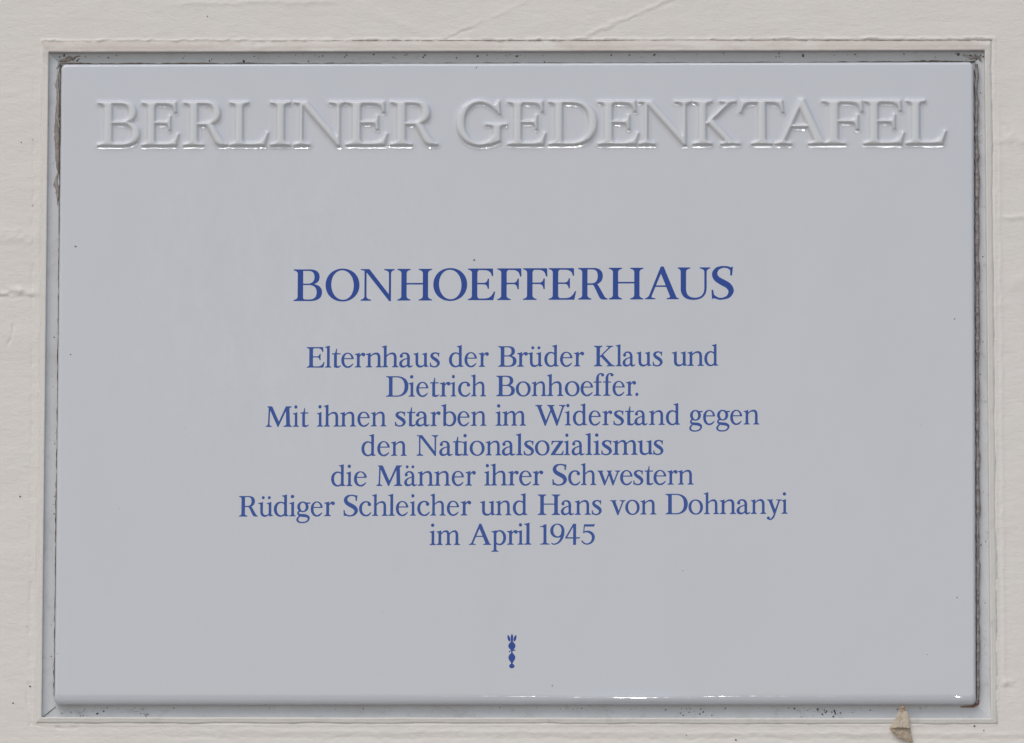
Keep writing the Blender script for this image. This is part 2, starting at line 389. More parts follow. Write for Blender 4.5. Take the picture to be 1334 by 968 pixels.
G['M'] = [P('M 14.5 96 L 11 0 L 17.5 0 L 21.5 96 Z'), P('M 7 100 L 31 100 L 66 22 L 61 -.5 L 58.5 -.5 L 17 91.5 Q 12 96.4 7 96.6 Z'),
          P('M 58.5 -.5 L 62.5 -.5 L 106 93 L 99 100 L 61.5 17 Z'), P('M 99 100 L 116 100 L 119.5 0 L 101.5 0 Z'),
          P('M 99 100 L 128 100 L 128 96.6 Q 119 96 115 88 L 99 88 Z'), sf(0, 30, 11, 17.6), sf(87, 130, 101.5, 119.3)]
G['W'] = [P('M 0 100 L 35 100 L 35 96.6 Q 26.5 96 28.5 89.5 L 53 24 L 50.5 -2 L 47 -2 L 12.5 87 Q 9 96 0 96.6 Z'),
          P('M 47 -2 L 51 -2 L 84.5 84 L 79.5 90 L 48.5 12 Z'),
          P('M 58 100 L 95 100 L 95 96.6 Q 84 96 86.5 89.5 L 110.5 24 L 107.5 -2 L 104 -2 L 70.5 86 Q 67 95.6 58 96.6 Z'),
          P('M 104 -2 L 108.5 -2 L 138.5 86 Q 142 95.6 149 96.6 L 149 100 L 116 100 L 116 96.6 Q 134 96 131 87 L 106 14 Z')]
# ---- lower case
def stem(a0, y1=XH, d=13.0): return [box(a0, 0, a0 + d, y1 - 3)]
def fsf(a0, l=10.5, r=9.5, d=13.0): return sf(a0 - l, a0 + d + r, a0, a0 + d, 0, 1, 4.2, 6)
def arch(x0, x1, d=13.0, y=XH):
    """shoulder from stem edge x0 to right stem whose left edge is x1"""
    w = x1 + d - x0
    return P(f'M {x0-1} {y-20} C {x0+w*.22} {y-8} {x0+w*.3} {y-6.6} {x0+w*.5} {y-6.6} C {x1-2} {y-6.8} {x1} {y-13} {x1} {y-26} L {x1} 0 L {x1+d} 0 L {x1+d} {y-24} C {x1+d} {y-7} {x1+d-8} {y+2} {x0+w*.62} {y+2} C {x0+w*.36} {y+2} {x0+w*.18} {y-3} {x0-1} {y-13} Z')
G['l'] = stem(10.5, 108) + [flag(10.5, 23.5, 106), fsf(10.5, 10.5, 9)]
G['i'] = stem(10.5, XH) + [flag(10.5, 23.5, XH), fsf(10.5, 10.5, 9), O_(15.5, 97, 8.2, 8.2)]
G['n'] = stem(12) + [flag(12, 25, XH), fsf(12, 11, 8), arch(25, 61), fsf(61, 9.5, 9.5)]
G['h'] = stem(12, 108) + [flag(12, 25, 106), fsf(12, 11, 8), arch(25, 61.5), fsf(61.5, 9.5, 10)]
G['m'] = stem(12) + [flag(12, 25, XH), fsf(12, 11, 8), arch(25, 54.5), fsf(54.5, 8.5, 8.5), arch(67.5, 97), fsf(97, 9, 9.5)]
G['r'] = stem(12) + [flag(12, 25, XH), fsf(12, 11, 9),
          P('M 24 48 C 28 58 33 62 39 62.5 L 43 71.5 C 35 72 29 65 24 57 Z'), O_(44.2, 62.5, 8.3, 8.6)]
G['u'] = [flag(11, 24, XH), P(f'M 11 {XH-4} L 11 24 C 11 6 19 -2 34 -2 C 45 -2 52 4 58 13 L 58 19.5 C 52 10 46 6.6 38.5 6.6 C 28 6.6 24 13 24 25 L 24 {XH-4} Z'),
          box(54, 6, 67, XH - 3), flag(54, 67, XH), P('M 54 16 L 57 -1 Q 66 2.5 76 2 L 76 4.6 Q 67 6 67 14 L 67 20 Z')]
G['ü'] = G['u'] + [O_(25.5, 92, 7.2, 7.2), O_(56.5, 92, 7.2, 7.2)]
G['o'] = [O_(36.5, 35, 36.5, 37, 0, 2.1), H_(36.5, 35, 22.8, 31.6, .04, 2.05)]
G['e'] = [O_(32, 35, 32, 37, 0, 2.1), H_(33.5, 36, 19.5, 31.2, .02, 2.1), X('M 31 40.8 L 80 40.8 L 80 -9 L 31 -9 Z'),
          P('M 11 40.6 L 60 40.6 Q 62.8 40.8 62.6 45 L 11 45 Z'), S((26, 1.6, 7.2), (33, 1.3, 7), (43, 3.6, 8), (52.5, 9.8, 6), (60, 18, 3.2))]
G['c'] = [O_(32.5, 35, 32.5, 37, 0, 2.1), H_(34.5, 35.6, 20.8, 30.6, .02, 2.1), X('M 33 80 L 80 80 L 80 -9 L 33 -9 Z'),
          O_(50, 56.5, 8.2, 8.4), S((29, 69.2, 5.6), (36, 69, 6), (45, 66.4, 8), (51, 60, 10)), S((28, 1.5, 7), (35, 1.3, 7), (44, 3.6, 8), (52, 9.8, 6), (59.5, 18, 3.2))]
G['d'] = [O_(32, 34.8, 32, 36.8, 0, 2.1), H_(35, 35, 21, 30.4, .02, 2.1), X('M 49 30 L 90 30 L 90 90 L 64 90 L 60 68 L 49 66 Z'), X('M 49 -5 L 90 -5 L 90 70 L 52 50 L 52 14 Z'),
          box(49.5, 4, 62.5, 104), flag(49.5, 62.5, 106), P('M 30 71.6 C 40 72 46 69 51 64 L 51 55 C 46 63 40 65.6 34 65.6 Z'),
          P('M 30 -2 C 40 -2 46 2 51 9 L 51 16 C 46 9 41 5.6 35 4.6 Z'), P('M 49.5 16 L 52.5 -1 Q 62 1.6 72.5 1.4 L 72.5 4.4 Q 62.5 5 62.5 14 L 62.5 20 Z')]
G['b'] = [O_(43, 34.8, 32, 36.8, 0, 2.1), H_(40, 35, 21, 30.4, .02, 2.1), X('M -10 -10 L 23 -10 L 23 90 L -10 90 Z'),
          box(11, 2, 24, 104), flag(11, 24, 106), P('M 11 10 L 11 2 L 17 -1.6 L 26 4 L 24 14 Z'), P('M 23 52 C 28 63 34 65.6 40 65.4 L 44 71.6 C 34 71.8 28 67 23 60 Z')]
G['p'] = [O_(41.5, 34.8, 32, 36.8, 0, 2.1), H_(38.6, 35, 21, 30.4, .02, 2.1), X('M -10 -10 L 22 -10 L 22 90 L -10 90 Z'),
          box(12, -34, 25, XH - 3), flag(12, 25, XH, 12), sf(0, 36, 12, 25, -34, 1, 4.2, 6), P('M 23 52 C 28 63 34 65.6 40 65.4 L 44 71.6 C 34 71.8 28 67 23 60 Z'), P('M 24 14 L 24 4 Q 30 -1.4 40 -1.9 L 38 5 Q 29 6 24 14 Z')]
G['t'] = stem(12, XH) + [P('M 12 64 Q 20 74 21.5 92 L 25 92 L 25 60 Z'), P('M 1 64.5 L 3 69.4 L 42.5 69.4 L 41.5 64.5 Z'),
          P('M 12 30 L 12 16 C 12 4 17 -2 27 -2 C 35 -2 40.5 2 44.8 9 L 42.5 11 C 39 7 36 6 32 6 C 26.5 6 25 9.5 25 17 L 25 30 Z')]
G['f'] = [box(12, 0, 25, 84), sf(0, 36, 12, 25, 0, 1, 4.2, 6), box(0, 64.8, 38, 69.6),
          P('M 12 80 C 12 100 22 111 36 111 C 42 111 46.5 108.5 48.5 105 L 43 98 C 41 103 38 105.6 34 105.6 C 27 105.6 25 99 25 84 Z'), O_(43.2, 102, 7, 7.2)]
G['s'] = [S((43, 62.5, 7), (34, 68.4, 6), (25, 69, 6), (13.5, 64, 10), (9.5, 54.5, 13), (17, 44.5, 14.5), (29, 37, 15.5), (39.5, 28, 15), (43.5, 17.5, 13), (37.5, 6, 8.5), (26, 1.2, 6), (15, 1.8, 6.2), (6, 7, 7)),
          P('M 45 70.5 L 41.6 50 L 45.6 50 L 48 71 Z'), P('M 41 66 L 46 70.6 L 46 58 L 42.4 56 Z'), P('M 1.6 -1 L 5 2.6 L 12 2 L 6.8 12 L 5 21.5 L .8 21.5 Z')]
G['a'] = [S((8.5, 55, 10), (11, 61.5, 7.5), (19, 67.5, 6.6), (30, 68.4, 7), (41, 63.5, 10.5), (46.5, 51, 13), (46.5, 30, 13), (46.5, 12, 13)),
          O_(10.6, 54, 8, 7.6), P('M 44 46 C 30 42 18 39.5 9.5 33 C 3 28 0 22.5 0 15.5 C 0 4.5 7.5 -2 19 -2 C 30 -2 38 3 44 10.5 Z'),
          X('M 40 40 C 24 36.4 14 30.5 14 18 C 14 10.5 18 6.4 25.5 6.4 C 32 6.4 37 10 40 14.5 Z'),
          P('M 40 22 L 53 22 L 53 12 C 53 7.4 55.5 5.6 58.5 5.8 C 62 6 65 7.4 68 9.4 L 69.4 7 C 65 1 58 -2 52 -2 C 45 -2 41.5 2 40 10 Z')]
G['ä'] = G['a'] + [O_(15.5, 93, 7.2, 7.2), O_(46, 93, 7.2, 7.2)]
G['z'] = [P('M 5 69.5 L 62 69.5 L 62 66 L 21 5.4 L 46 5.4 C 54 5.6 58 11 60.5 22 L 64 22 L 61.5 0 L 0 0 L 0 3 L 42 64.5 L 22 64.5 C 13 64.4 9.5 59.5 6.8 50.5 L 3 50.5 Z')]
G['v'] = [P('M 0 70 L 31 70 L 31 67 Q 24.5 66.6 26 61.5 L 42 17 L 40 -2.4 L 35 -2.4 L 11.5 59 Q 8 66.6 0 67 Z'), P('M 35 -2.4 L 40 -2.4 L 64 60 Q 67.5 66.6 75 67 L 75 70 L 46.5 70 L 46.5 67 Q 59.5 66 57.6 59.6 L 38.5 10 Z')]
G['w'] = [P('M 0 70 L 30 70 L 30 67 Q 23 66.6 24.5 61.5 L 40 17 L 38 -2.4 L 33.5 -2.4 L 10.5 59 Q 7 66.6 0 67 Z'), P('M 33.5 -2.4 L 38 -2.4 L 64 62 L 58 65 L 36.5 10 Z'),
          P('M 46 70 L 72 70 L 72 67 Q 65 66.4 66.5 61.5 L 81 17 L 79 -2.4 L 74.5 -2.4 L 53.5 60 Q 51 66.6 46 67 Z'),
          P('M 74.5 -2.4 L 79 -2.4 L 102.5 60 Q 106 66.6 114 67 L 114 70 L 86 70 L 86 67 Q 98 66 96 59.6 L 77.5 11 Z')]
G['y'] = [P('M 0 70 L 31 70 L 31 67 Q 24.5 66.6 26 61.5 L 42 18 L 40 -2 L 35 -2 L 11 59 Q 8 66.6 0 67 Z'), P('M 56 60 Q 58.5 66 46 67 L 46 70 L 73.5 70 L 73.5 67 Q 66.5 66.6 63.5 60 L 41 -3 L 33.5 1 Z'),
          S((40, 5, 8), (35.5, -9, 8), (28, -21, 8), (18, -27.5, 6.5), (9, -25.5, 6)), O_(7, -20.5, 7.4, 7.2)]
G['g'] = [O_(31, 46, 26.5, 26, 0, 2.1), H_(31, 46, 13.5, 20.6, .03, 2.0), P('M 46 66 Q 56 67.5 66 67.2 L 66 62 Q 58 62.4 52 60 Z'),
          S((16, 26, 7), (8.5, 18, 7.5), (11, 9, 9), (24, 4.5, 13), (44, 2.5, 13.5), (57, -4.5, 11.5), (58, -16, 8), (48, -27, 6.4), (30, -31, 5.8), (13, -28.5, 7), (5, -19, 9), (8, -8, 7.5), (16, .5, 6)), P('M 20 28 L 14 30 L 12 22 Z')]
G['.'] = [O_(7.3, 6.2, 8.2, 8.2)]
# ---- figures
G['1'] = [box(18, 0, 32, 98), sf(1, 49, 18, 32, 0, 1, 4.2, 7), P('M 0 86 L 0 89 Q 18 91 28 99.5 L 32 99.5 L 32 80 L 18 84 Q 12 87 0 86 Z')]
G['9'] = [O_(33, 67.5, 33, 34.5, 0, 2.1), H_(33.5, 68.5, 19.5, 29, .03, 2.05),
          S((58.5, 66, 14), (58, 48, 14), (52, 28, 11.5), (40, 11, 8), (25, 2.6, 6), (14, 1.8, 5.5), (5.5, 7, 4))]
G['4'] = [box(39, -2, 53, 101), P('M 39 101 L 47 101 L 9 35 L 39 35 L 39 29 L 0 29 L 0 33 Z'), box(39, 29, 71.5, 35)]
G['5'] = [P('M 14 98 L 62 98 L 67 102 L 64 87.5 L 20 87.5 Z'), P('M 14 98 L 18.5 98 L 15.8 63 L 10 53 Z'),
          S((10.5, 56, 4), (20, 61.5, 6), (33, 62.5, 9), (48, 56.5, 12.5), (58.5, 44, 14), (59.5, 27, 13.5), (51, 11, 10), (36, 2.4, 6.4), (21, 2.6, 6), (9, 10, 7), (3, 18.5, 6))]
# ---- the small emblem (a sceptre of two bulbs), drawn 100 units high
EMB = [P('M 0 98 L -3.4 90 L -3.2 78 L -1.6 71 L 1.6 71 L 3.2 78 L 3.4 90 Z'),
       P('M -12 95 Q -5 89 -4.2 79 Q -4.4 74 -6 72 Q -11 76 -12.4 84 Z'), P('M 12.2 95 Q 5 89 4.2 79 Q 4.4 74 6 72 Q 11 76 12.6 84 Z'),
       P('M -3 72 Q -2.4 80 0 80 Q 2.4 80 3 72 L 2.6 70 L -2.6 70 Z'),
       P('M 0 75 C 3.4 71 10 66 10 58.5 C 10 52 3.4 48 1.8 43 L -1.8 43 C -3.4 48 -10 52 -10 58.5 C -10 66 -3 71 0 75 Z'),
       P('M -1.6 46 L 1.6 46 L 2 34 L -2 34 Z'), P('M 0 42 L 9.4 43.6 L 9.6 47 L 6 46.6 L 0 45.4 Z'), P('M 0 45 L -8 42.4 L -8.4 39 L -6.4 37 L -4.4 41.4 L 0 41.6 Z'),
       P('M 0 40 C 3 34 9.6 29 9.6 21.5 C 9.6 14.4 4 9.6 2 4 L -2 4 C -4 9.6 -9.6 14.4 -9.6 21.5 C -9.6 29 -3 34 0 40 Z'),
       P('M -2 6 L 2 6 L 2.4 0 L -2.4 0 Z'), O_(0, -5.6, 7.4, 7.2)]

def raster(ops, step=0.5, pad=6.0):
    pts = [q for o in ops for poly in o[1] for q in poly]
    x0 = min(p[0] for p in pts) - pad; x1 = max(p[0] for p in pts) + pad
    y0 = min(p[1] for p in pts) - pad; y1 = max(p[1] for p in pts) + pad
    nx, ny = int((x1 - x0) / step) + 1, int((y1 - y0) / step) + 1
    M = np.zeros((ny, nx), float)
    for kind, polys in ops:
        for poly in polys:
            # even-odd scanline fill with exact horizontal coverage
            pa = np.array(poly); pb = np.roll(pa, -1, axis=0)
            ya, yb = min(pa[:, 1]), max(pa[:, 1])
            cov = np.zeros((ny, nx))
            j0 = max(0, int((ya - y0) / step) - 1); j1 = min(ny - 1, int((yb - y0) / step) + 2)
            for j in range(j0, j1 + 1):
                row = np.zeros(nx)
                for sub in (-.25, .25):
                    yy = y0 + (j + sub) * step + 1e-7
                    hit = (pa[:, 1] > yy) != (pb[:, 1] > yy)
                    if not hit.any(): continue
                    a, b = pa[hit], pb[hit]
                    xs = np.sort(a[:, 0] + (yy - a[:, 1]) / (b[:, 1] - a[:, 1]) * (b[:, 0] - a[:, 0]))
                    for k in range(0, len(xs) - 1, 2):
                        u, v = (xs[k] - x0) / step, (xs[k + 1] - x0) / step
                        i0, i1 = max(0, int(u - .5)), min(nx - 1, int(v + .5) + 1)
                        ii = np.arange(i0, i1 + 1)
                        row[i0:i1 + 1] += .5 * np.clip(np.minimum(ii + .5, v) - np.maximum(ii - .5, u), 0, 1)
                cov[j] = row
            if kind[0] == '+': M = np.maximum(M, cov)if kind == '+' else np.minimum(1, M + cov)
            else: M = M * (1 - np.clip(cov, 0, 1))
    return M, x0, y0, step

def blur(M, s):
    r = max(1, int(3 * s)); k = np.exp(-.5 * (np.arange(-r, r + 1) / s) ** 2); k /= k.sum()
    M = np.apply_along_axis(lambda v: np.convolve(v, k, 'same'), 0, M)
    return np.apply_along_axis(lambda v: np.convolve(v, k, 'same'), 1, M)

def contours(F, x0, y0, step, lvl=.5):
    """marching squares -> closed loops"""
    ny, nx = F.shape; B = F > lvl
    code = B[:-1, :-1] * 1 + B[:-1, 1:] * 2 + B[1:, 1:] * 4 + B[1:, :-1] * 8
    js, is_ = np.nonzero((code > 0) & (code < 15))
    nxt = {}
    def edge(j, i, e):
        if e == 0: a, b, key = (j, i), (j, i + 1), ('h', j, i)
        elif e == 1: a, b, key = (j, i + 1), (j + 1, i + 1), ('v', j, i + 1)
        elif e == 2: a, b, key = (j + 1, i), (j + 1, i + 1), ('h', j + 1, i)
        else: a, b, key = (j, i), (j + 1, i), ('v', j, i)
        return key
    tab = {1: [(3, 0)], 2: [(0, 1)], 3: [(3, 1)], 4: [(1, 2)], 5: [(3, 2), (1, 0)], 6: [(0, 2)], 7: [(3, 2)], 8: [(2, 3)], 9: [(2, 0)], 10: [(0, 3), (2, 1)], 11: [(2, 1)], 12: [(1, 3)], 13: [(1, 0)], 14: [(0, 3)]}
    for j, i in zip(js.tolist(), is_.tolist()):
        for a, b in tab[int(code[j, i])]:
            nxt[edge(j, i, a)] = edge(j, i, b)
    def pt(key):
        t, j, i = key
        j2, i2 = (j, i + 1) if t == 'h' else (j + 1, i)
        a, b = F[j, i], F[j2, i2]; s = (lvl - a) / (b - a)
        return (x0 + step * (i + (s if t == 'h' else 0)), y0 + step * (j + (0 if t == 'h' else s)))
    loops = []
    while nxt:
        k0 = next(iter(nxt)); k = k0; L = []
        while k in nxt:
            L.append(pt(k)); k = nxt.pop(k)
        if len(L) > 8: loops.append(L)
    return loops

def simplify(L, eps):
    L = [np.array(p) for p in L]
    def rec(a, b):
        if b <= a + 1: return []
        p, q = L[a], L[b % len(L)]; d = q - p; n = np.linalg.norm(d)
        pts = np.array(L[a + 1:b])
        if n < 1e-9: ds = np.linalg.norm(pts - p, axis=1)
        else: ds = np.abs((pts[:, 0] - p[0]) * d[1] - (pts[:, 1] - p[1]) * d[0]) / n
        k = int(ds.argmax())
        if ds[k] < eps: return []
        k += a + 1
        return rec(a, k) + [k] + rec(k, b)
    h = len(L) // 2
    idx = [0] + rec(0, h) + [h] + rec(h, len(L))
    return [tuple(L[i % len(L)]) for i in idx]
# ---------------------------------------------------------------- end of lettering

# ------------------------------------------------------------------ frame: four mitred rails
frame = bpy.data.objects.new('plaque_frame', None); COL.objects.link(frame); frame.location = (0, 0, 0)
tag(frame, 'shallow grey metal frame let into the wall around the white plaque, outer edge painted over', 'frame')

def off_quad(quad, t):
    """corners of the quad moved outwards by t per side (TL TR BR BL; t = [top, right, bottom, left])"""
    L = []
    for i in range(4):
        a, b = Vector(quad[i]), Vector(quad[(i + 1) % 4]); d = (b - a).normalized(); n = Vector((-d.y, d.x))
        L.append((a + n * t[i], d))
    out = []
    for i in range(4):
        (p, d), (q_, e) = L[i - 1], L[i]
        den = d.x * e.y - d.y * e.x; w = q_ - p
        s = (w.x * e.y - w.y * e.x) / den; out.append(p + d * s)
    return out
widths = [7.0, 4.4, 3.6, 3.5]
prof = [(-15, 4.1), (-1.0, 4.1), (-.35, 3.9), (0, 3.3), (0, 1.0), (0, -.5), (.25, -.72), (.7, -.85), (1.2, -.8), (1.7, -.62), (2.4, -.5), (None, -.42), ('e', .6)]
for side in range(4):
    N = 260; verts = []; rows = []
    for k, (t, y) in enumerate(prof):
        tt = [w if t is None else w + .35 if t == 'e' else t * (1 if t <= 0 else min(1, w / 3.6)) for w in widths]
        c = off_quad(CH, tt); a, b = c[side], c[(side + 1) % 4]
        row = []
        for j in range(N + 1):
            s = j / N; p = a.lerp(b, s); L = (b - a).length
            u = s * L
            n1 = float(fbm(u / 21 + side * 31, k * .13, 3)); n2 = float(fbm(u / 3.2 + side * 31 + 7, k * .9, 2))
            ends = min(1, min(s, 1 - s) * 30)
            d = (b - a).normalized(); nrm = Vector((-d.y, d.x))
            if t is None or t == 'e': p = p + nrm * (n1 * 1.1 + n2 * .45) * ends; yy = y + n2 * .15
            elif t > 0: p = p + nrm * (n1 * .3 + n2 * .12) * ends; yy = y + n1 * .15 + n2 * .14
            else: p = p + nrm * n1 * .12 * ends; yy = y + (n1 * .12 if k < 3 else 0)
            row.append(len(verts)); verts.append((p.x * MM, yy * MM, p.y * MM))
        rows.append(row)
    faces, mi = [], []
    for k in range(len(rows) - 1):
        for j in range(N):
            faces.append((rows[k][j], rows[k + 1][j], rows[k + 1][j + 1], rows[k][j + 1])); mi.append(0 if k < 5 else 1)
    # closed mitre ends give the corner joints their hairline
    me = mesh('rail', verts, faces); me.materials.append((M_CHAN_SHADED, M_CHAN_LIT, M_CHAN, M_CHAN_LIT)[side]); me.materials.append(M_PAINT_STAINED if side == 0 else M_PAINT)
    me.polygons.foreach_set('material_index', mi)
    o = link('rail', me, frame)
    o.scale = (1, 1, 1)

# ------------------------------------------------------------------ the plaque
plaque = bpy.data.objects.new('memorial_plaque', None); COL.objects.link(plaque); plaque.location = (0, 0, 0)
tag(plaque, 'white glazed porcelain memorial plaque with raised capitals above blue German lettering', 'plaque')
W2, H2 = 300.0, 211.92
FRONT = -3.0

def rrect(inset, rad, n_side=420, n_c=26):
    """rounded rectangle, clockwise from the top left, in mm; returns points and outward normals"""
    w, h = W2 - inset, H2 - inset; r = max(rad - inset, .9) if inset < 4 else 2.5
    pts = []
    def arc(cx, cz, a0):
        for k in range(n_c):
            a = a0 - (math.pi / 2) * k / n_c; pts.append((cx + r * math.cos(a), cz + r * math.sin(a)))
    def line(a, b, n):
        for k in range(n): t = k / n; pts.append((a[0] + (b[0] - a[0]) * t, a[1] + (b[1] - a[1]) * t))
    arc(-w + r, h - r, math.pi); line((-w + r, h), (w - r, h), n_side)
    arc(w - r, h - r, math.pi / 2); line((w, h - r), (w, -h + r), int(n_side * .7))
    arc(w - r, -h + r, 0); line((w - r, -h), (-w + r, -h), n_side)
    arc(-w + r, -h + r, -math.pi / 2); line((-w, -h + r), (-w, h - r), int(n_side * .7))
    return pts
# (inset, y) rings from the back edge to the flat front; quarter ellipse 4.2 x 3.4 mm
rings = [(.9, 3.4), (.15, 2.0), (0, .6)]
A_, B_ = 2.3, 3.0
for k in range(1, 17):
    a = math.pi / 2 * k / 16
    rings.append((A_ * (1 - math.cos(a)), FRONT + B_ * (1 - math.sin(a))))
rings.append((6.5, FRONT)); rings.append((12, FRONT))
pv, pf = [], []
for ins, y in rings:
    base = [(x, z + min(ins, A_) * 2.0 * min(1, max(0, (-z0_ - (H2 - 20)) / 15))) for (x, z), (x0_, z0_) in zip(rrect(ins, 3.6), rrect(0, 3.6))]
    for (x, z) in base:
        dx = .28 * float(vnoise(x / 17 + 3, z / 17)) + .12 * float(vnoise(x / 5, z / 5 + 50)) if ins < 4 else 0
        s = 1 if ins < 4 else 0
        pv.append(((x + math.copysign(dx, x) * (abs(x) > W2 - 8)) * MM, (y + (.042 * float(vnoise(x / 3.6 + 9, z / 90)) - (.5 * math.exp(-((x - 77) / 40) ** 2) if z < 0 else 0) - (.26 * math.exp(-((x - 292) / 4.5) ** 2) if z < 0 else 0)) * max(0.0, math.sin(math.pi * min(1, ins / A_)))) * MM,
                   (z + math.copysign(dx, z) * (abs(z) > H2 - 8)) * MM))
n = len(base)
for k in range(len(rings) - 1):
    for j in range(n):
        a, b = k * n + j, k * n + (j + 1) % n
        pf.append((a, b, b + n, a + n))
pf.append(tuple((len(rings) - 1) * n + j for j in range(n)))
link('plate', mesh('plate', pv, pf), plaque, M_GLAZE)

# ---- lettering
GLY = {}
def glyph(c, bold=False):
    key = (c, bold)
    if key not in GLY:
        M, x0, y0, st = raster(EMB if c == '*' else G[c])
        F = blur(M, 2.0 if bold else 1.1)
        loops = [simplify(L, .12) for L in contours(F, x0, y0, st, .35 if bold else .47)]
        xs_ = [p[0] for L in loops for p in L]
        GLY[key] = (loops, min(xs_), max(xs_))
    return GLY[key]

def flat_mesh(c, bold=False):
    """filled outline of a glyph: x 0..1 over its ink width, z in cap heights"""
    loops, xa, xb = glyph(c, bold)
    cu = bpy.data.curves.new('outline', 'CURVE'); cu.dimensions = '2D'; cu.fill_mode = 'BOTH'; cu.extrude = 0
    for L in loops:
        sp = cu.splines.new('POLY'); sp.points.add(len(L) - 1); sp.use_cyclic_u = True
        for p, q_ in zip(sp.points, L): p.co = ((q_[0] - xa) / 100, q_[1] / 100, 0, 1)
    tmp = bpy.data.objects.new('outline', cu)
    src = bpy.data.meshes.new_from_object(tmp)
    vs = [(v.co.x / ((xb - xa) / 100), 0, v.co.y) for v in src.vertices]
    fs = [tuple(p.vertices) for p in src.polygons]
    me = mesh('letter', vs, fs)
    # face the viewer (-y)
    if sum(p.normal.y * p.area for p in me.polygons) > 0: me.flip_normals()
    me.materials.append(M_BLUE_TEXT if bold else M_BLUE)
    bpy.data.objects.remove(tmp); bpy.data.meshes.remove(src); bpy.data.curves.remove(cu)
    return me

CAP_R = 29.08
def relief_mesh(c):
    """raised glazed letter as a height field with soft flanks and a fillet into the plate"""
    loops, xa, xb = glyph(c); s = CAP_R / 100
    segs = []
    for L in loops:
        P_ = np.array(L) * s
        segs.append(np.concatenate([P_, np.roll(P_, -1, axis=0)], 1))
    Sg = np.concatenate(segs)
    st = .26; pad = 3.8
    ys = [p[1] for L in loops for p in L]
    gx = np.arange(xa * s - pad, xb * s + pad + st, st); gz = np.arange(min(ys) * s - pad, max(ys) * s + pad + st, st)
    X, Z = np.meshgrid(gx, gz); Pn = np.stack([X.ravel(), Z.ravel()], 1)
    D = np.full(len(Pn), 1e9); inside = np.zeros(len(Pn), bool)
    for x1, z1, x2, z2 in Sg:
        dx, dz = x2 - x1, z2 - z1; ll = dx * dx + dz * dz + 1e-12
        t = np.clip(((Pn[:, 0] - x1) * dx + (Pn[:, 1] - z1) * dz) / ll, 0, 1)
        D = np.minimum(D, np.hypot(Pn[:, 0] - x1 - t * dx, Pn[:, 1] - z1 - t * dz))
        hit = (z1 > Pn[:, 1]) != (z2 > Pn[:, 1])
        if abs(dz) > 1e-12: inside ^= hit & (Pn[:, 0] < x1 + (Pn[:, 1] - z1) / dz * dx)
    d = np.where(inside, D, -D).reshape(X.shape)
    u = np.clip((d + 1.05) / 2.0, 0, 1); u2_ = np.clip((d + 3.3) / 3.05, 0, 1)
    h = 1.75 * (u * u * u * (u * (6 * u - 15) + 10)) + .36 * (u2_ * u2_ * (3 - 2 * u2_)) + .3 * np.clip((d - .5) / 2.0, 0, 1)
    h = blur(h, 1.2) + .06 * (u2_ * (1 - u2_) * 4) * vnoise(X / 1.7 + ord(c) * 3, Z / 9.0) + .012 * (u * (1 - u) * 4) * vnoise(X / 2.2, Z / 2.2 + ord(c))
    h = np.where(u2_ <= 0, np.minimum(h, .0), h)
    h = h - .012
    hit = h > -.0115
    k = hit[:-1, :-1] | hit[1:, :-1] | hit[:-1, 1:] | hit[1:, 1:]
    ny, nx = X.shape; idx = np.arange(ny * nx).reshape(ny, nx)
    q_ = np.stack([idx[:-1, :-1], idx[:-1, 1:], idx[1:, 1:], idx[1:, :-1]], -1)[k]
    used = np.unique(q_); rm = np.full(ny * nx, -1); rm[used] = np.arange(len(used))
    wd = (xb - xa) * s
    vv = np.stack([(X.ravel() - xa * s) / wd, -h.ravel() * MM, Z.ravel() * MM], 1)[used]
    me = mesh('relief_letter', vv, rm[q_]); me.materials.append(M_RELIEF)
    return me

